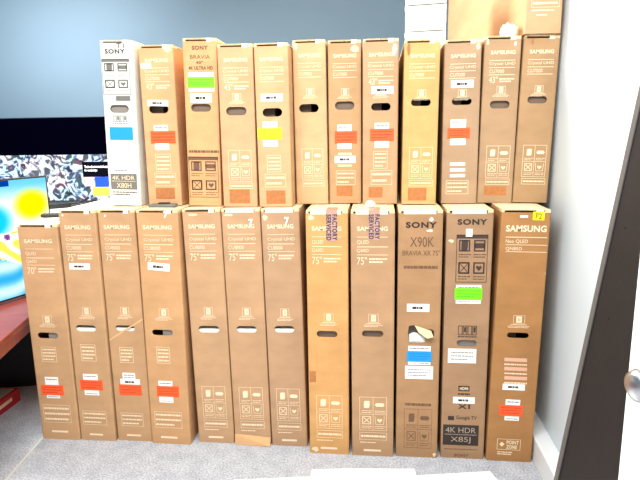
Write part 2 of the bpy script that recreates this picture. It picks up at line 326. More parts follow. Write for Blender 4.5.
# marks on each front panel in metres from the middle of its foot: kind, (left, bottom, right, top), details
MARKS = {
  0: [
    ('T', (-0.068, 0.97, 0.065, 0.988), 'brand_name', 'SAMSUNG', 'ink', 1),
    ('R', (-0.068, 0.942, 0.065, 0.944), 'ink'),
    ('T', (-0.068, 0.911, -0.018, 0.93), 'range_name', 'QLED', 'ink', 0),
    ('R', (-0.068, 0.9, 0.067, 0.903), 'ink'),
    ('T', (-0.069, 0.876, -0.018, 0.893), 'model_name', 'Q60D', 'ink', 0),
    ('R', (-0.069, 0.867, 0.067, 0.869), 'ink'),
    ('T', (-0.069, 0.826, -0.025, 0.859), 'size_mark', '70"', 'ink', 0),
    ('D', (-0.016, 0.831, 0.062, 0.857), 'size_note', 'ink', 2),
    ('I', (-0.048, 0.57, 0.046, 0.628), 'ink'),
    ('H', (-0.059, 0.515, 0.043, 0.545), 'half'),
    ('Q', (-0.05, 0.399, 0.024, 0.474), 'ink'),
    ('S', (-0.048, 0.215, 0.018, 0.323), 'white', 0),
    ('O', (-0.072, 0.231, 0.04, 0.283), 'orange', 2),
    ('B', (-0.076, 0.089, 0.062, 0.18), 'ink', 3),
    ('R', (-0.044, 0.037, 0.04, 0.047), 'ink'),
  ],
  1: [
    ('T', (-0.062, 1.032, 0.06, 1.051), 'brand_name', 'SAMSUNG', 'ink', 1),
    ('R', (-0.062, 1.005, 0.06, 1.007), 'ink'),
    ('T', (-0.062, 0.975, 0.063, 0.993), 'range_name', 'Crystal UHD', 'ink', 0),
    ('R', (-0.062, 0.963, 0.061, 0.966), 'ink'),
    ('T', (-0.062, 0.939, 0.007, 0.956), 'model_name', 'CU8000', 'ink', 0),
    ('R', (-0.062, 0.929, 0.061, 0.931), 'ink'),
    ('T', (-0.062, 0.888, -0.023, 0.921), 'size_mark', '75"', 'ink', 0),
    ('D', (-0.014, 0.893, 0.057, 0.919), 'size_note', 'ink', 2),
    ('I', (-0.039, 0.612, 0.045, 0.671), 'ink'),
    ('S', (-0.058, 0.848, 0.04, 0.876), 'white', 1),
    ('H', (-0.057, 0.551, 0.041, 0.583), 'low'),
    ('S', (-0.045, 0.235, 0.027, 0.342), 'white', 0),
    ('O', (-0.063, 0.261, 0.048, 0.312), 'orange', 0),
    ('B', (-0.067, 0.082, 0.052, 0.154), 'ink', 3),
    ('Q', (-0.044, 0.407, 0.029, 0.489), 'ink'),
    ('R', (-0.04, 0.027, 0.026, 0.036), 'ink'),
    ('X', (-0.073, 1.088, -0.059, 1.103), 'white'),
  ],
  2: [
    ('T', (-0.061, 1.032, 0.059, 1.051), 'brand_name', 'SAMSUNG', 'ink', 1),
    ('R', (-0.061, 1.005, 0.059, 1.007), 'ink'),
    ('T', (-0.061, 0.975, 0.063, 0.993), 'range_name', 'Crystal UHD', 'ink', 0),
    ('R', (-0.061, 0.963, 0.06, 0.966), 'ink'),
    ('T', (-0.062, 0.939, 0.007, 0.956), 'model_name', 'CU8000', 'ink', 0),
    ('R', (-0.062, 0.929, 0.06, 0.931), 'ink'),
    ('T', (-0.062, 0.888, -0.022, 0.921), 'size_mark', '75"', 'ink', 0),
    ('D', (-0.014, 0.893, 0.056, 0.919), 'size_note', 'ink', 2),
    ('I', (-0.038, 0.612, 0.045, 0.671), 'ink'),
    ('H', (-0.049, 0.553, 0.044, 0.582), 'low'),
    ('Q', (-0.039, 0.399, 0.026, 0.475), 'ink'),
    ('S', (-0.035, 0.318, 0.027, 0.349), 'white', 0),
    ('S', (-0.048, 0.288, 0.048, 0.318), 'white', 1),
    ('O', (-0.057, 0.237, 0.053, 0.291), 'orange', 0),
    ('B', (-0.06, 0.077, 0.049, 0.145), 'ink', 3),
    ('R', (-0.039, 0.025, 0.031, 0.034), 'ink'),
    ('X', (-0.055, 1.082, -0.046, 1.1), 'white'),
  ],
  3: [
    ('T', (-0.067, 1.032, 0.065, 1.051), 'brand_name', 'SAMSUNG', 'ink', 1),
    ('R', (-0.067, 1.005, 0.065, 1.007), 'ink'),
    ('T', (-0.067, 0.975, 0.069, 0.993), 'range_name', 'Crystal UHD', 'ink', 0),
    ('R', (-0.067, 0.963, 0.066, 0.966), 'ink'),
    ('T', (-0.068, 0.939, 0.007, 0.956), 'model_name', 'CU8000', 'ink', 0),
    ('R', (-0.068, 0.929, 0.066, 0.931), 'ink'),
    ('T', (-0.068, 0.888, -0.025, 0.921), 'size_mark', '75"', 'ink', 0),
    ('D', (-0.015, 0.893, 0.062, 0.919), 'size_note', 'ink', 2),
    ('I', (-0.042, 0.612, 0.049, 0.671), 'ink'),
    ('S', (-0.056, 0.846, 0.044, 0.881), 'white', 1, -4),
    ('H', (-0.058, 0.541, 0.04, 0.569), 'half'),
    ('Q', (-0.043, 0.406, 0.02, 0.486), 'ink'),
    ('S', (-0.044, 0.211, 0.023, 0.319), 'white', 0),
    ('O', (-0.054, 0.241, 0.053, 0.294), 'orange', 0),
    ('B', (-0.074, 0.082, 0.059, 0.164), 'ink', 3),
    ('R', (-0.049, 0.028, 0.032, 0.038), 'ink'),
    ('T', (0.031, 1.083, 0.051, 1.112), 'chalk_mark', '7', 'white', 1),
  ],
  4: [
    ('T', (-0.061, 1.032, 0.059, 1.051), 'brand_name', 'SAMSUNG', 'ink', 1),
    ('R', (-0.061, 1.005, 0.059, 1.007), 'ink'),
    ('T', (-0.061, 0.975, 0.063, 0.993), 'range_name', 'Crystal UHD', 'ink', 0),
    ('R', (-0.061, 0.963, 0.06, 0.966), 'ink'),
    ('T', (-0.062, 0.939, 0.007, 0.956), 'model_name', 'CU8000', 'ink', 0),
    ('R', (-0.062, 0.929, 0.06, 0.931), 'ink'),
    ('T', (-0.062, 0.888, -0.022, 0.921), 'size_mark', '75"', 'ink', 0),
    ('D', (-0.014, 0.893, 0.056, 0.919), 'size_note', 'ink', 2),
    ('P', (-0.054, 0.126, 0.058, 0.287), 'ink'),
    ('B', (-0.054, 0.08, 0.059, 0.116), 'ink', 1),
    ('D', (-0.053, 0.063, 0.014, 0.071), 'fine_print', 'ink', 1),
    ('R', (-0.037, 0.023, 0.035, 0.033), 'ink'),
    ('I', (-0.038, 0.612, 0.045, 0.671), 'ink'),
    ('H', (-0.049, 0.548, 0.049, 0.582), 'low'),
    ('X', (-0.072, 1.086, -0.009, 1.101), 'scuff'),
  ],
  5: [
    ('T', (-0.061, 1.032, 0.059, 1.051), 'brand_name', 'SAMSUNG', 'ink', 1),
    ('R', (-0.061, 1.005, 0.059, 1.007), 'ink'),
    ('T', (-0.061, 0.975, 0.063, 0.993), 'range_name', 'Crystal UHD', 'ink', 0),
    ('R', (-0.061, 0.963, 0.06, 0.966), 'ink'),
    ('T', (-0.062, 0.939, 0.007, 0.956), 'model_name', 'CU8000', 'ink', 0),
    ('R', (-0.062, 0.929, 0.06, 0.931), 'ink'),
    ('T', (-0.062, 0.888, -0.022, 0.921), 'size_mark', '75"', 'ink', 0),
    ('D', (-0.014, 0.893, 0.056, 0.919), 'size_note', 'ink', 2),
    ('P', (-0.054, 0.126, 0.058, 0.287), 'ink'),
    ('B', (-0.054, 0.08, 0.059, 0.116), 'ink', 1),
    ('D', (-0.053, 0.063, 0.014, 0.071), 'fine_print', 'ink', 1),
    ('R', (-0.037, 0.023, 0.035, 0.033), 'ink'),
    ('I', (-0.038, 0.612, 0.045, 0.671), 'ink'),
    ('H', (-0.048, 0.551, 0.046, 0.584), 'low'),
    ('T', (0.034, 1.042, 0.054, 1.073), 'chalk_mark', '7', 'white', 1),
    ('X', (-0.078, 1.083, -0.033, 1.101), 'scuff'),
  ],
  6: [
    ('T', (-0.059, 1.032, 0.057, 1.051), 'brand_name', 'SAMSUNG', 'ink', 1),
    ('R', (-0.059, 1.005, 0.057, 1.007), 'ink'),
    ('T', (-0.059, 0.975, 0.061, 0.993), 'range_name', 'Crystal UHD', 'ink', 0),
    ('R', (-0.059, 0.963, 0.058, 0.966), 'ink'),
    ('T', (-0.06, 0.939, 0.006, 0.956), 'model_name', 'CU8000', 'ink', 0),
    ('R', (-0.06, 0.929, 0.058, 0.931), 'ink'),
    ('T', (-0.06, 0.888, -0.022, 0.921), 'size_mark', '75"', 'ink', 0),
    ('D', (-0.014, 0.893, 0.055, 0.919), 'size_note', 'ink', 2),
    ('P', (-0.053, 0.126, 0.056, 0.287), 'ink'),
    ('B', (-0.053, 0.08, 0.057, 0.116), 'ink', 1),
    ('D', (-0.052, 0.063, 0.014, 0.071), 'fine_print', 'ink', 1),
    ('R', (-0.036, 0.023, 0.034, 0.033), 'ink'),
    ('I', (-0.037, 0.612, 0.044, 0.671), 'ink'),
    ('H', (-0.048, 0.556, 0.043, 0.589), 'low'),
    ('T', (0.019, 1.047, 0.039, 1.082), 'chalk_mark', '7', 'white', 1),
    ('X', (-0.079, 1.066, -0.052, 1.097), 'scuff'),
  ],
  7: [
    ('T', (-0.063, 1.032, 0.061, 1.051), 'brand_name', 'SAMSUNG', 'ink', 1),
    ('R', (-0.063, 1.005, 0.061, 1.007), 'ink'),
    ('T', (-0.063, 0.974, -0.016, 0.993), 'range_name', 'QLED', 'ink', 0),
    ('R', (-0.063, 0.963, 0.062, 0.966), 'ink'),
    ('T', (-0.064, 0.939, -0.016, 0.956), 'model_name', 'Q60D', 'ink', 0),
    ('R', (-0.064, 0.929, 0.062, 0.931), 'ink'),
    ('T', (-0.064, 0.888, -0.023, 0.921), 'size_mark', '75"', 'ink', 0),
    ('D', (-0.015, 0.893, 0.058, 0.919), 'size_note', 'ink', 2),
    ('P', (-0.056, 0.126, 0.06, 0.287), 'ink'),
    ('B', (-0.056, 0.08, 0.061, 0.116), 'ink', 1),
    ('D', (-0.055, 0.063, 0.015, 0.071), 'fine_print', 'ink', 1),
    ('R', (-0.039, 0.023, 0.036, 0.033), 'ink'),
    ('I', (-0.04, 0.612, 0.047, 0.671), 'ink'),
    ('H', (-0.05, 0.56, 0.041, 0.589), 'brown'),
    ('V', (-0.003, 0.988, 0.045, 1.105), 'FACTORY', 'SERVICED'),
    ('A', (-0.085, 0.348, -0.056, 0.4), 'kraftdark'),
    ('X', (-0.085, 1.073, -0.049, 1.103), 'scuff'),
    ('X', (-0.085, 0.005, -0.043, 0.04), 'scuff'),
  ],
  8: [
    ('T', (-0.065, 1.032, 0.063, 1.051), 'brand_name', 'SAMSUNG', 'ink', 1),
    ('R', (-0.065, 1.005, 0.063, 1.007), 'ink'),
    ('T', (-0.065, 0.974, -0.017, 0.993), 'range_name', 'QLED', 'ink', 0),
    ('R', (-0.065, 0.963, 0.064, 0.966), 'ink'),
    ('T', (-0.066, 0.939, -0.017, 0.956), 'model_name', 'Q60D', 'ink', 0),
    ('R', (-0.066, 0.929, 0.064, 0.931), 'ink'),
    ('T', (-0.066, 0.888, -0.024, 0.921), 'size_mark', '75"', 'ink', 0),
    ('D', (-0.015, 0.893, 0.06, 0.919), 'size_note', 'ink', 2),
    ('P', (-0.058, 0.126, 0.062, 0.287), 'ink'),
    ('B', (-0.058, 0.08, 0.063, 0.116), 'ink', 1),
    ('D', (-0.057, 0.063, 0.015, 0.071), 'fine_print', 'ink', 1),
    ('R', (-0.04, 0.023, 0.037, 0.033), 'ink'),
    ('I', (-0.041, 0.612, 0.048, 0.671), 'ink'),
    ('H', (-0.046, 0.567, 0.046, 0.596), 'brown'),
    ('V', (-0.017, 0.994, 0.03, 1.105), 'FACTORY', 'SERVICED'),
  ],
  9: [
    ('T', (-0.06, 1.044, 0.066, 1.069), 'brand_name', 'SONY', 'black', 2),
    ('T', (-0.042, 0.964, 0.056, 1.006), 'model_name', 'X90K', 'brown', 0),
    ('T', (-0.073, 0.927, 0.082, 0.949), 'range_name', 'BRAVIA XR 75"', 'brown', 0),
    ('D', (-0.066, 0.865, 0.075, 0.889), 'fine_print', 'brown', 1),
    ('S', (-0.051, 0.682, 0.043, 0.717), 'white', 1),
    ('H', (-0.045, 0.537, 0.065, 0.623), 'torn'),
    ('S', (-0.043, 0.442, 0.053, 0.528), 'white', 0),
    ('O', (-0.048, 0.456, 0.057, 0.505), 'blue', 0),
    ('S', (-0.055, 0.376, 0.065, 0.436), 'white', 3),
    ('P', (-0.056, 0.045, 0.065, 0.234), 'brown'),
    ('D', (-0.053, 0.243, 0.06, 0.267), 'fine_print', 'brown', 1),
    ('X', (0.034, 1.069, 0.054, 1.089), 'white'),
    ('X', (0.022, 1.025, 0.055, 1.039), 'white'),
    ('X', (0.069, 0.004, 0.087, 0.029), 'scuff'),
  ],
  10: [
    ('T', (-0.05, 1.056, 0.069, 1.08), 'brand_name', 'SONY', 'black', 2),
    ('K', (-0.052, 0.812, 0.075, 1.015), 'dark'),
    ('S', (-0.048, 0.72, 0.055, 0.801), 'white', 0),
    ('O', (-0.053, 0.736, 0.059, 0.788), 'green', 0),
    ('C', (-0.035, 0.58, 0.044, 0.622), 'black'),
    ('H', (-0.038, 0.529, 0.045, 0.558), 'grey'),
    ('S', (-0.074, 0.453, 0.045, 0.518), 'white', 3),
    ('F', (-0.025, 0.323, 0.022, 0.347), 'badge', 'HDMI'),
    ('D', (-0.027, 0.302, 0.025, 0.316), 'fine_print', 'black', 1),
    ('S', (-0.047, 0.265, 0.046, 0.295), 'white', 1),
    ('T', (-0.025, 0.24, 0.027, 0.261), 'chip_mark', 'X1', 'black', 1),
    ('F', (-0.066, 0.184, -0.04, 0.203), 'badge', None),
    ('T', (-0.031, 0.184, 0.057, 0.207), 'platform_name', 'Google TV', 'black', 0),
    ('F', (-0.086, 0.064, 0.068, 0.162), 'model_block', '4K HDR|X85J'),
    ('D', (-0.08, 0.041, 0.064, 0.048), 'fine_print', 'brown', 1),
    ('T', (-0.035, 0.009, 0.03, 0.021), 'maker_name', 'SONY', 'brown', 1),
    ('A', (-0.015, 1.007, 0.011, 1.039), 'white'),
    ('X', (-0.089, 0.98, -0.058, 0.997), 'scuff'),
  ],
  11: [
    ('T', (-0.076, 1.027, 0.083, 1.054), 'brand_name', 'SAMSUNG', 'ink', 1),
    ('R', (-0.075, 1.003, 0.087, 1.006), 'ink'),
    ('R', (-0.073, 0.972, 0.09, 0.974), 'ink'),
    ('R', (-0.072, 0.943, 0.092, 0.945), 'ink'),
    ('T', (-0.074, 0.978, 0.014, 0.995), 'range_name', 'Neo QLED', 'ink', 0),
    ('T', (-0.072, 0.948, -0.008, 0.964), 'model_name', 'QN85D', 'ink', 0),
    ('S', (0.026, 1.076, 0.071, 1.11), 'yellow', 0),
    ('T', (0.036, 1.08, 0.061, 1.105), 'handwritten_mark', 'F2', 'inkyellow', 1),
    ('D', (-0.024, 1.08, 0.007, 1.1), 'chalk_mark', 'white', 1),
    ('I', (-0.047, 0.617, 0.05, 0.673), 'ink'),
    ('H', (-0.043, 0.572, 0.046, 0.597), 'dark'),
    ('A', (-0.047, 0.467, 0.046, 0.483), 'pink'),
    ('A', (-0.045, 0.426, 0.049, 0.442), 'pink'),
    ('A', (-0.042, 0.384, 0.052, 0.4), 'pink'),
    ('D', (-0.046, 0.447, 0.047, 0.461), 'fine_print', 'ink', 1),
    ('D', (-0.043, 0.406, 0.05, 0.419), 'fine_print', 'ink', 1),
    ('D', (-0.041, 0.363, 0.053, 0.377), 'fine_print', 'ink', 1),
    ('S', (-0.047, 0.337, 0.046, 0.365), 'white', 1),
    ('S', (-0.03, 0.195, 0.031, 0.293), 'white', 0),
    ('O', (-0.055, 0.216, 0.043, 0.267), 'orange', 0),
    ('Z', (-0.054, 0.054, 0.046, 0.106), 'ink'),
    ('D', (-0.051, 0.028, 0.013, 0.047), 'fine_print', 'ink', 2),
    ('X', (0.091, 0.849, 0.093, 0.862), 'white'),
  ],
  12: [
    ('T', (0.001, 0.693, 0.037, 0.713), 'pen_mark', 'T1', 'black', 0),
    ('T', (-0.052, 0.669, 0.04, 0.689), 'brand_name', 'SONY', 'black', 2),
    ('K', (-0.07, 0.495, 0.057, 0.647), 'grey'),
    ('F', (-0.014, 0.468, 0.053, 0.49), 'badge', None),
    ('H', (-0.046, 0.416, 0.043, 0.451), 'grey'),
    ('C', (-0.034, 0.376, 0.032, 0.405), 'grey'),
    ('S', (-0.053, 0.297, 0.056, 0.354), 'blue', 0),
    ('F', (-0.063, 0.073, 0.062, 0.145), 'model_block', '4K HDR|X80H'),
    ('D', (-0.056, 0.045, 0.059, 0.066), 'fine_print', 'black', 2),
    ('D', (-0.04, 0.157, 0.018, 0.164), 'fine_print', 'black', 1),
  ],
  13: [
    ('T', (-0.051, 0.631, 0.055, 0.647), 'brand_name', 'SAMSUNG', 'ink', 1),
    ('R', (-0.055, 0.606, 0.057, 0.608), 'ink'),
    ('T', (-0.055, 0.585, 0.057, 0.6), 'range_name', 'Crystal UHD', 'ink', 0),
    ('R', (-0.055, 0.577, 0.057, 0.579), 'ink'),
    ('T', (-0.054, 0.556, 0.011, 0.57), 'model_name', 'CU7000', 'ink', 0),
    ('R', (-0.055, 0.548, 0.057, 0.55), 'ink'),
    ('T', (-0.053, 0.516, -0.016, 0.542), 'size_mark', '43"', 'ink', 0),
    ('D', (-0.008, 0.517, 0.056, 0.537), 'size_note', 'ink', 2),
    ('H', (-0.047, 0.412, 0.043, 0.449), 'dark'),
    ('S', (-0.052, 0.444, 0.043, 0.47), 'white', 1, -2),
    ('S', (-0.03, 0.251, 0.035, 0.361), 'white', 0),
    ('O', (-0.047, 0.28, 0.068, 0.335), 'orange', 0),
    ('B', (-0.032, 0.152, 0.039, 0.233), 'ink', 4),
    ('B', (-0.042, 0.088, 0.058, 0.147), 'ink', 2),
    ('A', (-0.041, 0.028, 0.049, 0.079), 'kraftdark'),
    ('A', (-0.07, 0.606, -0.024, 0.629), 'white'),
    ('X', (0.035, 0.665, 0.075, 0.698), 'scuff'),
  ],
  14: [
    ('T', (-0.034, 0.671, 0.037, 0.688), 'brand_name', 'SONY', 'brown', 2),
    ('T', (-0.043, 0.634, 0.045, 0.65), 'range_name', 'BRAVIA', 'brown', 0),
    ('T', (-0.018, 0.613, 0.013, 0.625), 'size_mark', '43"', 'brown', 1),
    ('T', (-0.052, 0.589, 0.056, 0.604), 'resolution_name', '4K ULTRA HD', 'brown', 1),
    ('S', (-0.054, 0.497, 0.059, 0.578), 'white', 0),
    ('O', (-0.059, 0.513, 0.061, 0.559), 'green', 0),
    ('S', (-0.049, 0.452, 0.047, 0.49), 'white', 1),
    ('H', (-0.048, 0.413, 0.042, 0.446), 'brown'),
    ('K', (-0.069, 0.037, 0.066, 0.218), 'brown'),
    ('D', (-0.065, 0.23, 0.071, 0.252), 'fine_print', 'brown', 1),
  ],
  15: [
    ('T', (-0.049, 0.613, 0.053, 0.629), 'brand_name', 'SAMSUNG', 'ink', 1),
    ('R', (-0.053, 0.588, 0.055, 0.59), 'ink'),
    ('T', (-0.053, 0.567, 0.055, 0.582), 'range_name', 'Crystal UHD', 'ink', 0),
    ('R', (-0.053, 0.559, 0.055, 0.561), 'ink'),
    ('T', (-0.052, 0.538, 0.01, 0.552), 'model_name', 'CU7000', 'ink', 0),
    ('R', (-0.053, 0.53, 0.055, 0.532), 'ink'),
    ('T', (-0.051, 0.498, -0.015, 0.524), 'size_mark', '43"', 'ink', 0),
    ('D', (-0.008, 0.499, 0.054, 0.519), 'size_note', 'ink', 2),
    ('I', (-0.036, 0.44, 0.04, 0.485), 'ink'),
    ('P', (-0.046, 0.111, 0.056, 0.247), 'ink'),
    ('B', (-0.044, 0.079, 0.059, 0.105), 'ink', 1),
    ('H', (-0.048, 0.394, 0.042, 0.429), 'brown'),
    ('A', (-0.047, 0.015, 0.044, 0.076), 'kraftdark'),
  ],
  16: [
    ('T', (-0.047, 0.612, 0.05, 0.628), 'brand_name', 'SAMSUNG', 'ink', 1),
    ('R', (-0.05, 0.587, 0.052, 0.589), 'ink'),
    ('T', (-0.05, 0.566, 0.052, 0.581), 'range_name', 'Crystal UHD', 'ink', 0),
    ('R', (-0.05, 0.558, 0.052, 0.56), 'ink'),
    ('T', (-0.05, 0.537, 0.01, 0.551), 'model_name', 'CU7000', 'ink', 0),
    ('R', (-0.05, 0.529, 0.052, 0.531), 'ink'),
    ('H', (-0.044, 0.386, 0.041, 0.421), 'dark'),
    ('S', (-0.049, 0.449, 0.045, 0.48), 'white', 1),
    ('S', (-0.045, 0.26, 0.018, 0.366), 'white', 0),
    ('O', (-0.068, 0.288, 0.037, 0.339), 'yellow', 0),
    ('B', (-0.032, 0.151, 0.029, 0.224), 'ink', 4),
    ('B', (-0.044, 0.086, 0.049, 0.143), 'ink', 2),
    ('A', (-0.04, 0.012, 0.045, 0.071), 'kraftdark'),
  ],
  17: [
    ('T', (-0.046, 0.635, 0.05, 0.651), 'brand_name', 'SAMSUNG', 'ink', 1),
    ('R', (-0.05, 0.61, 0.052, 0.612), 'ink'),
    ('T', (-0.05, 0.589, 0.052, 0.604), 'range_name', 'Crystal UHD', 'ink', 0),
    ('R', (-0.05, 0.581, 0.052, 0.583), 'ink'),
    ('T', (-0.049, 0.56, 0.01, 0.574), 'model_name', 'CU7000', 'ink', 0),
    ('R', (-0.05, 0.552, 0.052, 0.554), 'ink'),
    ('I', (-0.034, 0.462, 0.038, 0.507), 'ink'),
    ('P', (-0.043, 0.111, 0.053, 0.247), 'ink'),
    ('B', (-0.041, 0.079, 0.056, 0.105), 'ink', 1),
    ('H', (-0.049, 0.404, 0.038, 0.44), 'dark'),
    ('X', (-0.068, 0.66, -0.046, 0.701), 'scuff'),
  ],
  18: [
    ('T', (-0.047, 0.632, 0.051, 0.648), 'brand_name', 'SAMSUNG', 'ink', 1),
    ('R', (-0.051, 0.607, 0.053, 0.609), 'ink'),
    ('T', (-0.051, 0.586, 0.053, 0.601), 'range_name', 'Crystal UHD', 'ink', 0),
    ('R', (-0.051, 0.578, 0.053, 0.58), 'ink'),
    ('T', (-0.05, 0.557, 0.01, 0.571), 'model_name', 'CU7000', 'ink', 0),
    ('R', (-0.051, 0.549, 0.053, 0.551), 'ink'),
    ('I', (-0.034, 0.459, 0.038, 0.504), 'ink'),
    ('H', (-0.043, 0.413, 0.043, 0.449), 'brown'),
    ('S', (-0.033, 0.243, 0.03, 0.349), 'white', 0),
    ('O', (-0.045, 0.267, 0.054, 0.321), 'orange', 0),
    ('S', (-0.046, 0.181, 0.047, 0.212), 'white', 1),
    ('A', (-0.031, 0.217, 0.031, 0.226), 'ink'),
    ('A', (-0.032, 0.165, 0.031, 0.173), 'ink'),
    ('B', (-0.041, 0.083, 0.046, 0.147), 'ink', 3),
    ('A', (-0.039, 0.032, 0.033, 0.078), 'kraftdark'),
    ('X', (0.025, 0.646, 0.068, 0.687), 'scuff'),
  ],
  19: [
    ('T', (-0.049, 0.629, 0.053, 0.645), 'brand_name', 'SAMSUNG', 'ink', 1),
    ('R', (-0.053, 0.604, 0.055, 0.606), 'ink'),
    ('T', (-0.053, 0.583, 0.055, 0.598), 'range_name', 'Crystal UHD', 'ink', 0),
    ('R', (-0.053, 0.575, 0.055, 0.577), 'ink'),
    ('T', (-0.052, 0.554, 0.01, 0.568), 'model_name', 'CU7000', 'ink', 0),
    ('R', (-0.053, 0.546, 0.055, 0.548), 'ink'),
    ('T', (-0.051, 0.514, -0.015, 0.54), 'size_mark', '43"', 'ink', 0),
    ('D', (-0.008, 0.515, 0.054, 0.535), 'size_note', 'ink', 2),
    ('I', (-0.036, 0.456, 0.04, 0.501), 'ink'),
    ('H', (-0.04, 0.405, 0.044, 0.437), 'dark'),
    ('S', (-0.039, 0.475, 0.055, 0.507), 'white', 1),
    ('S', (-0.024, 0.246, 0.038, 0.353), 'white', 0),
    ('O', (-0.044, 0.275, 0.059, 0.328), 'orange', 0),
    ('B', (-0.029, 0.156, 0.032, 0.232), 'ink', 4),
    ('B', (-0.04, 0.085, 0.053, 0.149), 'ink', 2),
    ('A', (-0.05, 0.028, 0.012, 0.074), 'kraftdark'),
    ('X', (0.043, 0.625, 0.073, 0.694), 'scuffgrey'),
  ],
  20: [
    ('T', (-0.048, 0.615, 0.052, 0.631), 'brand_name', 'SAMSUNG', 'ink', 1),
    ('R', (-0.052, 0.59, 0.054, 0.592), 'ink'),
    ('T', (-0.052, 0.569, 0.054, 0.584), 'range_name', 'Crystal UHD', 'ink', 0),
    ('R', (-0.052, 0.561, 0.054, 0.563), 'ink'),
    ('T', (-0.051, 0.54, 0.01, 0.554), 'model_name', 'CU7000', 'ink', 0),
    ('R', (-0.052, 0.532, 0.054, 0.534), 'ink'),
    ('I', (-0.035, 0.442, 0.039, 0.487), 'ink'),
    ('P', (-0.045, 0.111, 0.055, 0.247), 'ink'),
    ('B', (-0.043, 0.079, 0.058, 0.105), 'ink', 1),
    ('H', (-0.042, 0.419, 0.041, 0.449), 'dark'),
    ('A', (-0.047, 0.016, 0.033, 0.071), 'kraftdark'),
    ('X', (-0.065, 0.615, -0.047, 0.679), 'scuffdark'),
  ],
  21: [
    ('T', (-0.049, 0.613, 0.053, 0.629), 'brand_name', 'SAMSUNG', 'ink', 1),
    ('R', (-0.053, 0.588, 0.055, 0.59), 'ink'),
    ('T', (-0.053, 0.567, 0.055, 0.582), 'range_name', 'Crystal UHD', 'ink', 0),
    ('R', (-0.053, 0.559, 0.055, 0.561), 'ink'),
    ('T', (-0.052, 0.538, 0.01, 0.552), 'model_name', 'CU7000', 'ink', 0),
    ('R', (-0.053, 0.53, 0.055, 0.532), 'ink'),
    ('I', (-0.036, 0.44, 0.04, 0.485), 'ink'),
    ('S', (-0.046, 0.492, 0.048, 0.523), 'white', 1),
    ('H', (-0.041, 0.421, 0.042, 0.451), 'dark'),
    ('S', (-0.044, 0.253, 0.021, 0.361), 'white', 0),
    ('O', (-0.056, 0.281, 0.038, 0.326), 'orange', 0),
    ('A', (-0.042, 0.165, 0.022, 0.178), 'white'),
    ('A', (-0.041, 0.14, 0.023, 0.153), 'white'),
    ('A', (-0.041, 0.115, 0.023, 0.128), 'white'),
    ('B', (-0.057, 0.041, 0.038, 0.101), 'ink', 3),
    ('X', (0.052, 0.638, 0.072, 0.674), 'scuff'),
  ],
  22: [
    ('T', (-0.048, 0.623, 0.052, 0.639), 'brand_name', 'SAMSUNG', 'ink', 1),
    ('R', (-0.052, 0.598, 0.054, 0.6), 'ink'),
    ('T', (-0.052, 0.577, 0.054, 0.592), 'range_name', 'Crystal UHD', 'ink', 0),
    ('R', (-0.052, 0.569, 0.054, 0.571), 'ink'),
    ('T', (-0.051, 0.548, 0.01, 0.562), 'model_name', 'CU7000', 'ink', 0),
    ('R', (-0.052, 0.54, 0.054, 0.542), 'ink'),
    ('T', (-0.05, 0.508, -0.015, 0.534), 'size_mark', '43"', 'ink', 0),
    ('D', (-0.008, 0.509, 0.053, 0.529), 'size_note', 'ink', 2),
    ('I', (-0.035, 0.45, 0.039, 0.495), 'ink'),
    ('P', (-0.045, 0.111, 0.055, 0.247), 'ink'),
    ('B', (-0.043, 0.079, 0.058, 0.105), 'ink', 1),
    ('H', (-0.041, 0.403, 0.041, 0.435), 'brown'),
    ('A', (-0.047, 0.033, 0.047, 0.072), 'kraftdark'),
    ('X', (0.044, 0.655, 0.056, 0.675), 'white'),
    ('X', (-0.07, 0.657, -0.054, 0.689), 'scuff'),
  ],
  23: [
    ('T', (-0.047, 0.621, 0.051, 0.637), 'brand_name', 'SAMSUNG', 'ink', 1),
    ('R', (-0.051, 0.596, 0.053, 0.598), 'ink'),
    ('T', (-0.051, 0.575, 0.053, 0.59), 'range_name', 'Crystal UHD', 'ink', 0),
    ('R', (-0.051, 0.567, 0.053, 0.569), 'ink'),
    ('T', (-0.05, 0.546, 0.01, 0.56), 'model_name', 'CU7000', 'ink', 0),
    ('R', (-0.051, 0.538, 0.053, 0.54), 'ink'),
    ('I', (-0.034, 0.448, 0.038, 0.493), 'ink'),
    ('P', (-0.044, 0.111, 0.054, 0.247), 'ink'),
    ('B', (-0.042, 0.079, 0.057, 0.105), 'ink', 1),
    ('H', (-0.042, 0.42, 0.038, 0.45), 'brown'),
    ('X', (-0.045, 0.651, -0.029, 0.683), 'scuffdark'),
  ],
}

# ------------------------------------------------------------------ the room
WALLB = mat('blue_grey_wall_paint', srgb(103, 124, 139), 0.75, 0.02, 3, 0.05, 90)
WALLR = mat('white_wall_paint', srgb(214, 224, 228), 0.7, 0.01, 3, 0.05, 90)
XR, YB, XL = 0.797, 3.0, -4.3
struct(box_obj('wall_back', XL, YB, 0, XR + 0.1, YB + 0.1, 3.0, WALLB))
struct(box_obj('wall_right', XR, -2.6, 0, XR + 0.1, YB, 3.0, WALLR))
struct(box_obj('wall_left', XL - 0.1, -2.6, 0, XL, YB + 0.1, 3.0, WALLB))
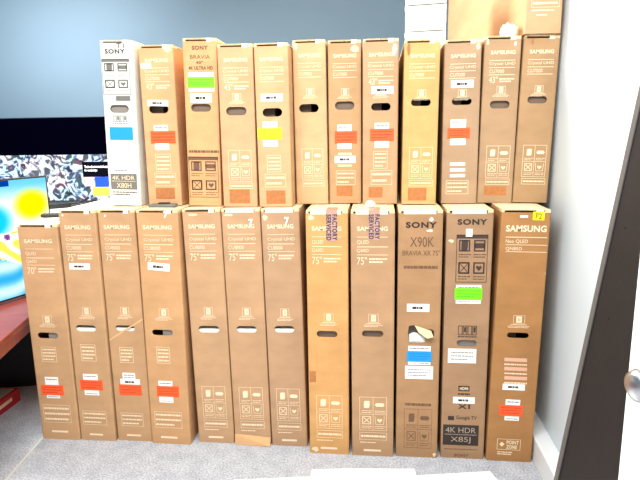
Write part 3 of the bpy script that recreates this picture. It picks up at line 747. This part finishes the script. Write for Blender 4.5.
# carpet
cm = bpy.data.materials.new('grey_loop_carpet'); cm.use_nodes = True; nt = cm.node_tree; b = nt.nodes['Principled BSDF']; b.inputs['Roughness'].default_value = 0.95; b.inputs['Specular IOR Level'].default_value = 0.1
tc = nt.nodes.new('ShaderNodeTexCoord'); n1 = nt.nodes.new('ShaderNodeTexNoise'); n1.inputs['Scale'].default_value = 130; n1.inputs['Detail'].default_value = 6; n1.inputs['Roughness'].default_value = 0.7
n2 = nt.nodes.new('ShaderNodeTexNoise'); n2.inputs['Scale'].default_value = 14; n2.inputs['Detail'].default_value = 4
r1 = nt.nodes.new('ShaderNodeValToRGB'); r1.color_ramp.elements[0].position = 0.36; r1.color_ramp.elements[1].position = 0.64
r1.color_ramp.elements[0].color = srgb(146, 151, 160); r1.color_ramp.elements[1].color = srgb(220, 222, 225)
mx = nt.nodes.new('ShaderNodeMix'); mx.data_type = 'RGBA'; mx.blend_type = 'MULTIPLY'; mx.inputs[0].default_value = 0.35
r2 = nt.nodes.new('ShaderNodeValToRGB'); r2.color_ramp.elements[0].color = (0.55, 0.57, 0.62, 1); r2.color_ramp.elements[0].position = 0.35; r2.color_ramp.elements[1].position = 0.6
for n_ in (n1, n2): nt.links.new(tc.outputs['Object'], n_.inputs['Vector'])
nt.links.new(n1.outputs['Fac'], r1.inputs[0]); nt.links.new(n2.outputs['Fac'], r2.inputs[0]); nt.links.new(r1.outputs[0], mx.inputs[6]); nt.links.new(r2.outputs[0], mx.inputs[7]); nt.links.new(mx.outputs[2], b.inputs['Base Color'])
bp = nt.nodes.new('ShaderNodeBump'); bp.inputs['Strength'].default_value = 0.5; bp.inputs['Distance'].default_value = 0.004; nt.links.new(n1.outputs['Fac'], bp.inputs['Height']); nt.links.new(bp.outputs[0], b.inputs['Normal'])
struct(box_obj('floor', XL - 0.1, -2.6, -0.1, XR + 0.1, YB + 0.1, 0.0, cm))
struct(box_obj('baseboard_right', 0.7235, -0.86, 0.0, XR - 0.0005, YB - 0.001, 0.110, mat('white_gloss_trim', srgb(236, 240, 240), 0.35), None, 0.004))
# pale seam strip where two pieces of carpet meet
bm = bmesh.new(); a, c = Vector((-1.583, 0.004)), Vector((-1.425, -1.2)); nrm = Vector((0.006, 0.001))
vs = []
for z in (0.0005, 0.003):
    for p, s in ((a, -1), (a, 1), (c, 1), (c, -1)): vs.append(bm.verts.new((p.x + s * nrm.x, p.y + s * nrm.y, z)))
for f in ((0, 3, 2, 1), (4, 5, 6, 7), (0, 1, 5, 4), (1, 2, 6, 5), (2, 3, 7, 6), (3, 0, 4, 7)): bm.faces.new([vs[i] for i in f])
struct(link('trim_1', bm, mat('pale_seam_strip', srgb(206, 206, 200), 0.6)))

# ------------------------------------------------------------------ white door leaf, opened into the room at the right
door = struct(thing('door_1', 'x', 'x', (0.782, -2.0, 0.01))); del door['label'], door['category']
dv = Vector((0.508, -1.25)) - Vector((0.782, -2.0)); L_ = dv.length; door.rotation_euler = (0, 0, math.atan2(dv.y, dv.x))
box_obj('door_leaf', 0.0, -0.038, 0.0, L_, 0.0, 2.05, mat('white_door_paint', srgb(240, 243, 243), 0.35), door, 0.002)
bm = bmesh.new()
KP = [(0.0, 0.032), (0.006, 0.032), (0.010, 0.026), (0.012, 0.013), (0.030, 0.012), (0.036, 0.020), (0.044, 0.0275), (0.054, 0.0295), (0.062, 0.027), (0.068, 0.018), (0.070, 0.0)]
def lathe(bm, prof, place, n=28):
    rings = []
    for t_, r in prof:
        rings.append([bm.verts.new(place(t_, r, 2 * math.pi * k / n)) for k in range(n)] if r > 1e-6 else [bm.verts.new(place(t_, 0, 0))])
    for A, B in zip(rings, rings[1:]):
        for k in range(n):
            j = (k + 1) % n
            if len(B) == 1: bm.faces.new((A[k], A[j], B[0]))
            elif len(A) == 1: bm.faces.new((A[0], B[k], B[j]))
            else: bm.faces.new((A[k], A[j], B[j], B[k]))
lathe(bm, KP, lambda t_, r, a: (L_ - 0.082 + r * math.cos(a), t_ + 0.0002, 0.984 + r * math.sin(a)))
link('door_knob', bm, mat('satin_nickel', srgb(196, 196, 198), 0.28, metal=1.0), door, smooth=True)

# ------------------------------------------------------------------ dark board leaning on the right wall
DB = mat('dark_brown_laminate', srgb(30, 26, 26), 0.6, 0.1, 12, 0.1, 60, spec=0.2)
t = thing('dark_board', 'tall dark brown board with tiny screw holes leaning against the white right wall', 'board', (0.4928, -0.8, 0.0), (0, math.radians(7.08), 0))
box_obj('panel', 0.0, -0.36, 0.002, 0.022, 0.0, 2.1, DB, t, 0.001)
box_obj('edge_strip', -0.004, -0.024, 0.002, -0.0002, 0.0, 2.1, mat('grey_edge_band', srgb(84, 82, 80), 0.45), t, 0.001)
for (yy, zz) in ((-0.16, 0.52), (-0.03, 0.83), (-0.10, 0.97), (-0.08, 1.2)):
    bm = bmesh.new(); lathe(bm, [(0, 0.0), (0.0, 0.003), (0.0012, 0.003), (0.0012, 0)], lambda q, r, a: (-q, yy + r * math.cos(a), zz + r * math.sin(a)), 10)
    link('screw_hole_cap', bm, mat('black_hole', srgb(12, 10, 10), 0.9), t)

# ------------------------------------------------------------------ the cartons
LOWER = [
 ('shortest TV carton of the lower row, at its left end beside the red table', (206, 158, 112)),
 ('lower-row TV carton, second from left, with white label below the 75 and orange sticker', (204, 157, 112)),
 ('TV carton with diagonal crease at its handle and stacked white labels above orange sticker', (203, 156, 110)),
 ('TV carton with a white 7, a tilted white label and an orange sticker', (210, 158, 108)),
 ('lower-row TV carton with no stickers and no white 7, leftmost without orange sticker', (200, 156, 114)),
 ('lower-row TV carton with a white 7, no stickers and a torn pale foot flap', (198, 154, 113)),
 ('lower-row TV carton with a white 7, directly left of the orange toned carton', (192, 150, 112)),
 ('orange toned lower-row TV carton with purple lettered tape and a brown edge patch', (216, 160, 98)),
 ('greyer brown lower-row TV carton with purple lettered tape at its top', (190, 146, 106)),
 ('TV carton with torn handle hole, blue sticker and large X90K lettering', (180, 136, 94)),
 ('lower-row TV carton with dark symbol panel, green sticker and black X85J block', (174, 134, 98)),
 ('rightmost lower-row TV carton, with yellow F2 label and orange sticker, beside the white wall', (180, 126, 74)),
]
UPPER = [
 ('white TV carton with blue sticker and grey X80H block, left end of the upper row', (244, 240, 224)),
 ('upper-row TV carton with white label over its handle, right beside the white carton', (222, 168, 118)),
 ('upper-row TV carton with green sticker above its handle and brown symbol panel', (222, 166, 112)),
 ('stickerless upper-row TV carton between those with green and yellow stickers', (212, 164, 118)),
 ('upper-row TV carton with yellow sticker below the handle', (214, 168, 120)),
 ('upper-row TV carton without stickers, right of the yellow sticker one', (214, 172, 124)),
 ('upper-row TV carton with orange sticker and a white label beneath that sticker', (196, 152, 106)),
 ('upper-row TV carton with white label and orange sticker, directly left of the golden brown one', (200, 156, 114)),
 ('golden brown upper-row TV carton without stickers, standing in front of the white boxes', (212, 168, 104)),
 ('upper-row TV carton with white label, orange sticker and three white strips below', (184, 146, 112)),
 ('upper-row TV carton with large 43 and no stickers, under the crumpled paper', (182, 144, 106)),
 ('rightmost upper-row TV carton, against the white wall below another carton', (182, 142, 100)),
]
def kraft(name, c, f=1.0):
    return mat(name, srgb(*[min(255, int(v * f)) for v in c]), 0.82, 0.11, 6, 0.25, 50, stretch=(1, 0.4, 2.2), spec=0.25)
FLAP = kraft('lit_kraft_lid', (240, 212, 164)); FLAPW = kraft('white_lid', (236, 232, 220))  # kraft lids lightened: overexposed overhead light on the tops is in their colour
TWIST = {}
for i, (x, y, W_, H_, ln, z0) in enumerate(CARTONS):
    low = i < 12; lab, colr = (LOWER + UPPER)[i]; white = (i == 12)
    carton((x, y, z0), (W_, H_), math.radians(ln), kraft('kraft_board_%d' % i, (colr[0], colr[1] + 3, colr[2] + 5), 0.94), FLAPW if white else FLAP, MARKS[i], lab,
           'large TV cartons in the lower row' if low else 'smaller TV cartons in the upper row', 1.78 if low else 1.06)
tops = {}
# diagonal crease of the third carton, open foot flap of the sixth
def part_of(label_bit, kind='tv_carton'):
    for o in COL.objects:
        if o.get('label') and label_bit in o['label']: return o
c3 = part_of('diagonal crease'); bm = bmesh.new()
add_poly(bm, [(-0.085, 0.505), (-0.083, 0.512), (-0.010, 0.560), (0.085, 0.618), (0.085, 0.610), (-0.008, 0.553)], -0.0009); link('crease', bm, kraft('crease_fold', (232, 180, 128)), c3, -1)
c6 = part_of('torn pale foot flap'); bm = bmesh.new()
vs = [bm.verts.new(p) for p in ((-0.085, -0.002, 0.05), (0.085, -0.002, 0.035), (0.085, -0.022, 0.001), (-0.085, -0.012, 0.001))]; bm.faces.new(vs)
r_ = bmesh.ops.extrude_face_region(bm, geom=list(bm.faces))
for v in r_['geom']:
    if isinstance(v, bmesh.types.BMVert): v.co.y += 0.0015
link('foot_flap', bm, kraft('foot_flap_board', (214, 168, 118)), c6)
# carton lying on top of the upper row, at the wall
TOPM = [('B', (-0.052, 0.100, 0.06, 0.132), 'ink', 1), ('D', (-0.05, 0.084, 0.04, 0.094), 'fine_print', 'ink', 1), ('D', (-0.03, 0.066, 0.012, 0.077), 'maker_name', 'ink', 1)]
carton((0.7065, 0.152, 1.8200), (0.146, 0.90), 0.0, kraft('kraft_board_top', (202, 157, 117)), FLAP, TOPM, 'long brown TV carton standing on top of the upper row against the white wall', None, 1.72, rot_z=math.radians(3.4))

# white boxes and the big peach carton on top of the upper row
WB = mat('white_box_board', srgb(244, 242, 234), 0.6, 0.02, 20)
def plain_box(name, label, x0, x1, y0, y1, z0, z1, M, rz, group=None):
    w_, d_, h_ = x1 - x0, y1 - y0, z1 - z0
    r = thing(name, label, 'box', (x0, y0, z0), (0, 0, math.radians(rz)), group)
    box_obj('base', 0.008, 0.010, 0, w_ - 0.008, d_ - 0.01, 0.0048, mat('seam_shade_board', srgb(120, 118, 112), 0.8), r); box_obj('body', 0, 0, 0.005, w_, d_, h_ - 0.0245, M, r, 0.001); box_obj('lid', -0.002, -0.003, h_ - 0.024, w_ + 0.002, d_ + 0.003, h_ - 0.001, M, r, 0.002)  # inset base coloured grey to draw the shadow line at each seam
    return r

for z0_, z1_, lb in ((1.8195, 1.888, 'white box, lowest of the three stacked on the upper row'), (1.8882, 2.003, 'white box, middle of the three stacked on the upper row'), (2.0032, 2.13, 'white box, topmost of the three stacked on the upper row')):
    plain_box('white_box', lb, 0.163, 0.345, 0.42, 0.72, z0_, z1_, WB, -7, 'white boxes stacked on the upper row')

# ------------------------------------------------------------------ left: red wooden table, small television, red carton
WOOD = mat('red_brown_wood', srgb(132, 50, 34), 0.3, 0.22, 6, stretch=(1, 8, 1))
tang = math.atan2(0.29976, -0.07618) - math.pi / 2
tbl = thing('wooden_table', 'red brown wooden table at the left edge, carrying the small television', 'table', (-1.6090, 0.0321, 0), (0, 0, tang))
box_obj('table_top', -1.2, -0.95, 0.572, 0.0, 0.70, 0.600, WOOD, tbl, 0.004)
box_obj('apron', -0.03, -0.92, 0.522, -0.008, 0.67, 0.571, WOOD, tbl, 0.002)
box_obj('apron', -1.17, -0.92, 0.497, -1.15, 0.67, 0.571, WOOD, tbl, 0.002)
for lx in (-1.17, -0.09):
    for ly in (-0.92, 0.61): box_obj('leg', lx, ly, 0.0, lx + 0.06, ly + 0.06, 0.5705 if False else 0.4965, WOOD, tbl, 0.003)
box_obj('back_shade_panel', -1.06, -0.85, 0.002, -1.04, 0.60, 0.5715, mat('under_table_shade', srgb(20, 18, 20), 0.7), tbl)  # black sheet added to hold the dark shade under the table
box_obj('end_shade_panel', -1.039, 0.575, 0.002, -0.10, 0.595, 0.5715, mat('under_table_shade', srgb(20, 18, 20), 0.7), tbl)  # added like the back sheet; its black stands in for shade below the tabletop

def emis(name, strength=1.0):
    M = bpy.data.materials.new(name); M.use_nodes = True; nt = M.node_tree; nt.nodes.remove(nt.nodes['Principled BSDF'])
    e = nt.nodes.new('ShaderNodeEmission'); e.inputs[1].default_value = strength; nt.links.new(e.outputs[0], nt.nodes['Material Output'].inputs[0]); return M, nt, e
BEZ = mat('black_bezel', srgb(16, 16, 20), 0.35)
tv = thing('television', 'small lit television showing a yellow and blue picture on the wooden table', 'television', (-1.764, 0.545, 0.602), (0, 0, math.atan2(0.2588, 0.083)))
# local x runs along the screen, far corner at 0, near end at -1.12; screen faces local -y
box_obj('casing', -1.12, 0.0, 0.012, 0.0, 0.035, 0.634, BEZ, tv, 0.003)
M, nt, e = emis('picture_small', 0.85)
at = nt.nodes.new('ShaderNodeAttribute'); at.attribute_name = 'picture'; nt.links.new(at.outputs['Color'], e.inputs[0])
NX, NZ = 110, 62; bm = bmesh.new(); cl = bm.loops.layers.float_color.new('picture')
X0, X1, Z0, Z1 = -1.11, -0.009, 0.022, 0.625
grid = [[bm.verts.new((X0 + (X1 - X0) * a / NX, -0.0008, Z0 + (Z1 - Z0) * c / NZ)) for c in range(NZ + 1)] for a in range(NX + 1)]
def pic(x, z):
    """x metres from the far edge (negative), z height: flower still life on a pale sky"""
    s = lambda v, a, b_: max(0, min(1, (v - a) / (b_ - a)))
    col = Vector((0.42, 0.80, 1.0)).lerp(Vector((1, 1, 1)), s(-z, -0.60, -0.50))
    d = math.hypot((x + 0.115) / 0.085, (z - 0.485) / 0.066)
    col = col.lerp(Vector((1.0, 0.98, 0.0)), 1 - s(d, 0.75, 1.5))
    d = math.hypot((x + 0.36) / 0.13, (z - 0.42) / 0.10); col = col.lerp(Vector((0.1, 0.78, 0.97)), 1 - s(d, 0.6, 1.1))
    if z < 0.36:
        n = math.sin(x * 31 + 2 * math.sin(z * 27)) * math.sin(z * 43 + 2 * math.sin(x * 23))
        col = Vector((0.97, 0.95, 0.95))
        if n > 0.25: col = col.lerp(Vector((0.96, 0.88, 0.35)), s(n, .25, .5))
        elif n < -0.5: col = col.lerp(Vector((0.50, 0.25, 0.55)), s(-n, .5, .75))
    if z < 0.20 + 0.04 * math.sin(x * 12): col = Vector((0.2, 0.66, 0.90)).lerp(Vector((0.82, 0.96, 1)), 0.5 + 0.5 * math.sin((z - x * 0.35) * 48 + math.sin(x * 20)))
    if -0.30 < x < -0.235 and 0.59 < z < 0.637: col = Vector((0.03, 0.25, 0.6))
    return col
for a in range(NX):
    for c in range(NZ):
        f = bm.faces.new((grid[a][c], grid[a + 1][c], grid[a + 1][c + 1], grid[a][c + 1])); k = pic(grid[a][c].co.x, grid[a][c].co.z)
        for l in f.loops: l[cl] = (k.x ** 2.2, k.y ** 2.2, k.z ** 2.2, 1)
link('screen', bm, M, tv)
for fx in (-1.0, -0.16):
    box_obj('foot', fx, -0.09, 0.0, fx + 0.03, 0.12, 0.0115, BEZ, tv, 0.003)

RED = mat('red_printed_card', srgb(176, 16, 30), 0.5)
rc = thing('red_carton', 'flat red carton with a beige top lying on the carpet under the wooden table', 'box', (-2.302, -0.562, 0.0))
box_obj('body', 0, 0, 0, 0.36, 0.92, 0.074, RED, rc, 0.002); box_obj('lid', 0.02, 0.02, 0.0742, 0.34, 0.90, 0.078, mat('beige_card', srgb(150, 140, 120), 0.8), rc)
bm = bmesh.new(); add_dashes(bm, (0.0, 0.022, 0.30, 0.046), 1, 0, 0.8)
for v in bm.verts: v.co = Vector((0.3612, 0.55 + v.co.x, v.co.z + v.co.x * 0.03))
link('printed_text', bm, INK['ink'], rc, -1)

# ------------------------------------------------------------------ back left: big television on a white cabinet
WC = mat('white_cabinet', srgb(236, 234, 226), 0.5)
cab = thing('white_table', 'long white table at the back left, carrying the big television', 'table', (-4.15, 1.2, 0))
box_obj('table_top', 0, 0.0, 0.80, 2.0, 1.75, 0.8295, WC, cab, 0.003)
for lx in (0.04, 1.90):
    for ly in (0.05, 1.64): box_obj('leg', lx, ly, 0.0, lx + 0.06, ly + 0.06, 0.7995, WC, cab, 0.003)
for ly in (0.06, 1.67): box_obj('apron', 0.11, ly, 0.72, 1.89, ly + 0.02, 0.7995, WC, cab, 0.002)
bt = thing('television', 'big television at the back showing a collage of pictures under a black band', 'television', (-3.88, 2.6, 0.830))
TW, TH = 1.70, 0.805
box_obj('casing', 0, 0.0, 0.018, TW, 0.05, TH, BEZ, bt, 0.004)
box_obj('black_band', 0.008, -0.0015, 0.461, TW - 0.008, -0.0002, TH - 0.008, mat('black_screen', srgb(1, 1, 8), 0.8, spec=0.0), bt)
M, nt, e = emis('picture_collage', 1.0)
tcn = nt.nodes.new('ShaderNodeTexCoord'); vo = nt.nodes.new('ShaderNodeTexVoronoi'); vo.inputs['Scale'].default_value = 17; vo.inputs['Randomness'].default_value = 1.0
nz = nt.nodes.new('ShaderNodeTexNoise'); nz.inputs['Scale'].default_value = 9; nz.inputs['Detail'].default_value = 4; nz.inputs['Distortion'].default_value = 2.5
n3 = nt.nodes.new('ShaderNodeTexNoise'); n3.inputs['Scale'].default_value = 5; n3.inputs['Detail'].default_value = 2
rp = nt.nodes.new('ShaderNodeValToRGB'); rp.color_ramp.elements[0].position = 0.455; rp.color_ramp.elements[0].color = (0.01, 0.015, 0.03, 1); rp.color_ramp.elements[1].position = 0.545; rp.color_ramp.elements[1].color = (0.9, 0.9, 0.95, 1)
el = rp.color_ramp.elements.new(0.495); el.color = (0.22, 0.33, 0.48, 1)
hs = nt.nodes.new('ShaderNodeHueSaturation'); hs.inputs['Saturation'].default_value = 0.4; hs.inputs['Value'].default_value = 1.3
mx = nt.nodes.new('ShaderNodeMix'); mx.data_type = 'RGBA'; mx.inputs[0].default_value = 0.12
mt = nt.nodes.new('ShaderNodeMix'); mt.data_type = 'RGBA'; mt.blend_type = 'MULTIPLY'; mt.inputs[0].default_value = 0.6
rt = nt.nodes.new('ShaderNodeValToRGB'); rt.color_ramp.elements[0].position = 0.45; rt.color_ramp.elements[0].color = (0.5, 0.8, 1, 1); rt.color_ramp.elements[1].position = 0.55; rt.color_ramp.elements[1].color = (1, 0.8, 0.8, 1)
for n_ in (vo, nz, n3): nt.links.new(tcn.outputs['Object'], n_.inputs['Vector'])
nt.links.new(nz.outputs['Fac'], rp.inputs[0]); nt.links.new(vo.outputs['Color'], hs.inputs['Color']); nt.links.new(rp.outputs[0], mx.inputs[6]); nt.links.new(hs.outputs[0], mx.inputs[7])
nt.links.new(n3.outputs['Fac'], rt.inputs[0]); nt.links.new(mx.outputs[2], mt.inputs[6]); nt.links.new(rt.outputs[0], mt.inputs[7]); nt.links.new(mt.outputs[2], e.inputs[0])
box_obj('screen_picture', 0.008, -0.0015, 0.030, TW - 0.008, -0.0002, 0.459, M, bt)
def lit(name, col, s=1.0): return mat(name, col, 0.4, emit=s)
pp = box_obj('screen_caption', 1.168, -0.003, 0.250, 1.64, -0.0016, 0.392, mat('caption_black', srgb(6, 5, 16), 0.5, spec=0.05), bt)
bm = bmesh.new(); add_text(bm, 'Todo el entretenimiento', (1.19, 0.335, 1.42, 0.357), -0.0036, 1); add_text(bm, 'lo controlas', (1.19, 0.303, 1.31, 0.323), -0.0036, 1); link('caption_text', bm, lit('caption_white', (1, 1, 1, 1), 0.9), pp, -1)
for nm, bxx, cc in (('picture_tile', (1.18, 0.165, 1.27, 0.249), srgb(222, 180, 176)), ('picture_tile', (1.28, 0.155, 1.64, 0.249), srgb(12, 60, 225)), ('picture_tile', (1.25, 0.07, 1.64, 0.154), srgb(236, 206, 60))):
    bm = bmesh.new(); add_box(bm, bxx[0], -0.0035, bxx[1], bxx[2], -0.0016, bxx[3]); link(nm, bm, lit('tile_%d' % int(bxx[0] * 100), cc, 0.8), bt)
def tube(bm, pts, r, n=10):
    prev = None
    for k, p in enumerate(pts):
        p = Vector(p); d = (Vector(pts[min(k + 1, len(pts) - 1)]) - Vector(pts[max(k - 1, 0)])).normalized(); s = d.cross(Vector((0, 0, 1))).normalized(); u = s.cross(d)
        ring = [bm.verts.new(p + s * r[0] * math.cos(a) + u * r[1] * math.sin(a)) for a in [2 * math.pi * q / n for q in range(n)]]
        if prev:
            for q in range(n): bm.faces.new((prev[q], prev[(q + 1) % n], ring[(q + 1) % n], ring[q]))
        else: bm.faces.new(ring)
        prev = ring
    bm.faces.new(prev)
for fx in (1.20, 0.30):
    bm = bmesh.new(); tube(bm, [(fx - 0.10, 0.0 - 0.16, 0.012), (fx - 0.03, -0.06, 0.025), (fx, 0.02, 0.06)], (0.016, 0.011)); tube(bm, [(fx + 0.10, 0.16, 0.012), (fx + 0.03, 0.09, 0.025), (fx, 0.02, 0.06)], (0.016, 0.011)); link('foot', bm, BEZ, bt, smooth=True)

# small things lying about
def slab(name, label, cat, x, y, z, lx, ly, h, rz, M, parts=None):
    r = thing(name, label, cat, (x, y, z), (0, 0, math.radians(rz)))
    box_obj('body', -lx / 2, -ly / 2, 0.0005, lx / 2, ly / 2, h, M, r, min(0.006, h * 0.4)); return r
DK = mat('black_plastic', srgb(28, 28, 32), 0.4)
def remote(label, x, y, z, lx, ly, rz, hh=0.018):
    r = slab('remote_control', label, 'remote control', x, y, z, lx, ly, hh, rz, DK)
    for a in range(3):
        for c in range(5): pass
    bm = bmesh.new()
    for a in (-1, 0, 1):
        for c in range(5): add_box(bm, a * lx * .28 - .003, -ly * .4 + c * ly * .17, hh + .0002, a * lx * .28 + .003, -ly * .4 + c * ly * .17 + .006, hh + .0015)
    o = link('buttons', bm, mat('grey_buttons', srgb(90, 90, 94), 0.5), r); return r
remote('short black remote control on top of the shortest carton', -1.535, 0.21, 1.0570, 0.035, 0.11, -72)
remote('black remote control on the white table, farther left of the two there', -2.78, 2.28, 0.8300, 0.07, 0.28, -50, 0.045)
remote('black remote control on the white table, next to the white carton', -2.50, 2.22, 0.8300, 0.08, 0.24, -62, 0.045)
g = slab('grey_plastic_piece', 'flat grey plastic piece lying at the foot of the upper carton beside the white one', 'plastic piece', -0.930, 0.098, 1.1185, 0.125, 0.045, 0.015, 2, mat('grey_plastic', srgb(104, 106, 98), 0.5, 0.1, 40))
box_obj('clip', -0.02, -0.012, 0.0152, 0.03, 0.012, 0.021, DK, g, 0.002)
def crumple(name, label, x, y, z, r, squash, M, seed):
    bm = bmesh.new(); bmesh.ops.create_icosphere(bm, subdivisions=3, radius=r); rr = random.Random(seed)
    for v in bm.verts:
        v.co *= 0.78 + 0.34 * rr.random(); v.co.z = max(v.co.z * squash, -r * squash * 0.6)
    mn = min(v.co.z for v in bm.verts)
    for v in bm.verts: v.co.z -= mn
    o = link(name, bm, M); o.location = (x, y, z); return tag(o, label, 'paper')
PAP = mat('crumpled_white_paper', srgb(246, 240, 214), 0.7)
crumple('crumpled_paper', 'crumpled cream paper ball on the upper row beside the long brown carton', 0.585, 0.215, 1.8190, 0.036, 1.0, PAP, 3)
crumple('paper_scrap', 'small crumpled white scrap lying between the two carton rows above the purple lettered tape', 0.008, 0.07, 1.1195, 0.022, 0.8, PAP, 5)

# white packing boards on the carpet in front
FB = mat('white_foam_board', srgb(250, 250, 248), 0.6)
def board(label, pts, z0, z1):
    bm = bmesh.new(); A = [bm.verts.new((x, y, z0)) for x, y in pts]; B = [bm.verts.new((x, y, z1)) for x, y in pts]
    bm.faces.new(A[::-1]); bm.faces.new(B); q = len(pts)
    for k in range(q): bm.faces.new((A[k], A[(k + 1) % q], B[(k + 1) % q], B[k]))
    o = link('foam_board', bm, FB, None, 0.002); return tag(o, label, 'board', 'white foam boards on the carpet')
board('wide white foam board lying flat on the carpet in the foreground, under the narrower one', [(-0.56, -0.275), (-0.23, -0.225), (0.20, -0.185), (0.516, -0.130), (0.538, -0.20), (0.44, -1.0), (-0.60, -1.0)], 0.001, 0.018)
board('narrower white foam board lying on the wide one in the foreground', [(-0.237, -0.203), (-0.10, -0.184), (0.198, -0.163), (0.205, -0.25), (0.20, -0.9), (-0.22, -0.9)], 0.0185, 0.034)
